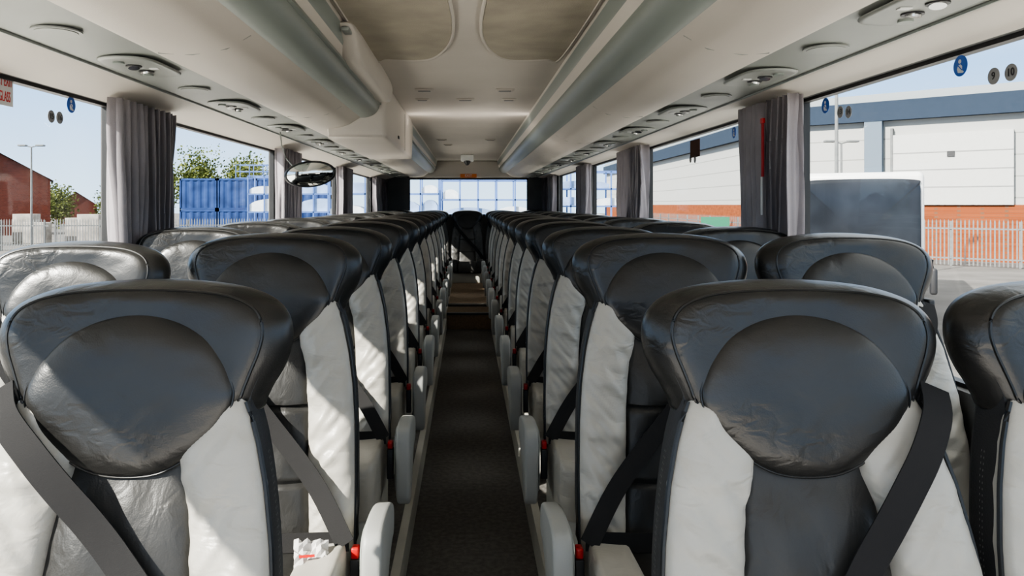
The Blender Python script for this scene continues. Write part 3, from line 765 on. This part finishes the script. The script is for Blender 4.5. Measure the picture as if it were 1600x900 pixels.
def tree(x,y,h,r,seed,label="leafy green tree beyond the yard fence"):
    e=empty("tree",(x,y,G),label,"tree","trees beyond the yard")
    ob("trunk",cyl("trunk",.22,h*.6,'bark',10,'z',.1),e)
    rnd=random.Random(seed); V=[];Fc=[]
    for k in range(2600):
        a=rnd.uniform(0,6.28); u=rnd.uniform(-1,1); q=rnd.uniform(.3,1)
        lump=1+.6*noise.noise(Vector((math.cos(a)*2,math.sin(a)*2,u*2+seed)))
        c=Vector((math.cos(a)*math.sqrt(1-u*u),math.sin(a)*math.sqrt(1-u*u),u*1.2))*r*q*lump+Vector((0,0,h*.62))
        s=rnd.uniform(.08,.20); n=len(V)
        t1=Vector((rnd.uniform(-1,1),rnd.uniform(-1,1),rnd.uniform(-1,1))).normalized(); t2=t1.orthogonal().normalized()
        V+=[c+t1*s,c+t2*s*.7,c-t1*s,c-t2*s*.7]; Fc.append((n,n+1,n+2,n+3))
    o=ob("foliage",mesh("foliage",V,Fc,'leaf',False),e); o["kind"]="stuff"
for i,(x,y,h,r) in enumerate(((-34.5,84,8.4,2.6),(-29,80,9.6,2.5),(-23.4,79,9.0,2.4),(-40,90,5.4,2.2),(-17,84,7.2,2.3),(-51,92,4.8,2.2),(-57,98,4.8,2.3),(-28,92,9.0,2.8),(-46,96,4.6,2.3))): tree(x,y,h,r,i)

def cont(x,y,z,w,label):
    e=empty("shipping_container",(x,y,z),label,"container","blue containers in the yard")
    V=[];Fc=[];n=int(w/.15)
    for i in range(n+1):
        xx=-w/2+w*i/n; yy=0 if (i//2)%2 else .06
        V+=[(xx,yy,.12),(xx,yy,2.45)]
    for i in range(n): Fc.append((2*i,2*i+2,2*i+3,2*i+1))
    ob("corrugated_side",mesh("corrugated_side",V,Fc,'cont',False),e)
    ob("container_frame",boxmesh("container_frame",[(-w/2,w/2,-.02,2.4,0,.14),(-w/2,w/2,-.02,2.4,2.43,2.6),(-w/2,-w/2+.12,-.02,2.4,0,2.6),(w/2-.12,w/2,-.02,2.4,0,2.6),(-w/2,w/2,.08,2.4,.1,2.5)],'cont'),e)
cl="blue corrugated shipping container standing in the yard"
for x in (-22.6,-19.4,-16.2): cont(x,62,G,3.1,cl)
for x in (-22.6,-19.4,-16.2): cont(x,62,G+2.61,3.1,cl)
cont(-12.5,58,G,3.1,cl); cont(-12.5,58,G+2.61,3.1,cl); cont(-9.3,56,G,3.0,cl)
def stillage(x,y,z,w,h,lv,label,nx=None,load=True,fm='frameb'):
    e=empty("storage_rack",(x,y,z),label,"storage rack","blue storage racks in the yard")
    L=[]
    nx=nx or max(2,int(w/.75))
    for i in range(nx+1):
        xx=-w/2+w*i/nx
        for yy in (0,1.2): L.append((xx-.03,xx+.03,yy,yy+.06,0,h))
    for k in range(lv+1):
        zz_=h*k/lv
        for yy in (0,1.2): L.append((-w/2,w/2,yy,yy+.06,zz_-.03,zz_+.03))
    ob("rack_frame",boxmesh("rack_frame",L,fm),e)
    rnd=random.Random(int(x*10))
    if load:
      for k in range(lv):
        i=0
        while i<nx:
            span=min(nx-i,rnd.choice((1,2,2,3)))
            if rnd.random()<.15: i+=span; continue
            x0=-w/2+w*i/nx+.06; hh=h/lv*rnd.uniform(.35,.75)
            wl=w/nx*span-.12
            n_=9; V=[];Fc=[]
            for a in range(n_+1):
                u=a/n_; zt_=h*k/lv+.04+hh*(.55+.45*math.sin(math.pi*u)**.6)
                V+=[(x0+wl*u,.1,h*k/lv+.04),(x0+wl*u,.1,zt_),(x0+wl*u,1.1,zt_),(x0+wl*u,1.1,h*k/lv+.04)]
            for a in range(n_):
                for b_ in range(4): Fc.append((a*4+b_,a*4+(b_+1)%4,a*4+4+(b_+1)%4,a*4+4+b_))
            Fc+= [(0,1,2,3),(n_*4,n_*4+1,n_*4+2,n_*4+3)]
            ob("wrapped_load",mesh("wrapped_load",V,Fc,rnd.choice(['paleb','wwrap','wwrap','paleb']),False),e)
            i+=span
sl="blue steel storage rack holding pale wrapped loads"
stillage(-3.4,30,G,4.5,4.3,5,sl); stillage(1.2,30,G,4.5,4.0,5,sl); stillage(5.2,31,G,3.4,4.4,6,sl); stillage(-8.3,36,G,4.8,4.4,5,sl)
stillage(-17.2,62.2,G+5.27,4.6,1.1,2,"pale steel frame rack stacked on the containers",4,False,'frameb')
for i in range(9):
    x=-44+i*2.0
    o=ob("block_pallet",boxmesh("block_pallet",[(-.8,.8,-.5,.5,.15,1.7+.3*(i%3)),(-.8,.8,-.5,.5,0,.12)],'stone',.03),None,(x,55+(i%2)*2,G))
    top(o,"pallet stacked with pale blocks in the yard","pallet","pallets of pale blocks")
o=ob("notice_board",boxmesh("notice_board",[(0,1.8,0,.06,1.2,2.2),(.2,.3,0,.06,0,1.2),(1.5,1.6,0,.06,0,1.2)],'green'),None,(15.5,49,G),(0,0,-.3)); top(o,"green board standing by the fence","sign board")

# ------------------------------------------------------------------ light
w=bpy.data.worlds.new("World"); bpy.context.scene.world=w; w.use_nodes=True
nt=w.node_tree; N=nt.nodes; L=nt.links; bg=N["Background"]
tc=N.new("ShaderNodeTexCoord"); sx=N.new("ShaderNodeSeparateXYZ"); L.new(tc.outputs["Generated"],sx.inputs[0])
cr=N.new("ShaderNodeValToRGB"); L.new(sx.outputs[2],cr.inputs[0])
el=cr.color_ramp.elements
el[0].position=0.0; el[0].color=(0.48,0.62,0.76,1)
el[1].position=0.75; el[1].color=(1.0,0.99,0.96,1)
x_=el.new(0.16); x_.color=(0.27,0.44,0.70,1)
x_=el.new(0.35); x_.color=(0.66,0.71,0.76,1)
L.new(cr.outputs[0],bg.inputs[0]); bg.inputs[1].default_value=1.45
sun=bpy.data.lights.new("Sun",'SUN'); sun.energy=7.5; sun.angle=math.radians(.6); sun.color=(1,.94,.85)
so=bpy.data.objects.new("sun_light",sun); C.objects.link(so)
so.rotation_euler=Vector((.72,.56,-.60)).to_track_quat('-Z','Y').to_euler()
def area(name,loc,rot,sx_,sy_,e,col=(1,.93,.84)):
    l=bpy.data.lights.new(name,'AREA'); l.shape='RECTANGLE'; l.size=sx_; l.size_y=sy_; l.energy=e; l.color=col
    o=bpy.data.objects.new(name,l); C.objects.link(o); o.location=loc; o.rotation_euler=rot
for S in (-1,1):
    d_=Vector((-S*.62,0,.78))
    area("ceiling_fill",(S*.44,5.7,1.90),d_.to_track_quat('-Z','Y').to_euler(),.02,11.6,8)  # added fill lights that brighten the ceiling, no fixture there

cam=bpy.data.cameras.new("Camera"); co=bpy.data.objects.new("Camera",cam); C.objects.link(co)
co.location=(0,0,CZ); co.rotation_euler=(math.pi/2,0,0)
cam.sensor_width=36; cam.lens=36*F/1600; cam.shift_x=70/1600; cam.shift_y=-130/1600; cam.clip_start=.05; cam.clip_end=600
bpy.context.scene.camera=co
sc=bpy.context.scene
sc.view_settings.view_transform='AgX'
try: sc.view_settings.look='AgX - Medium High Contrast'
except Exception: pass
sc.view_settings.exposure=1.05
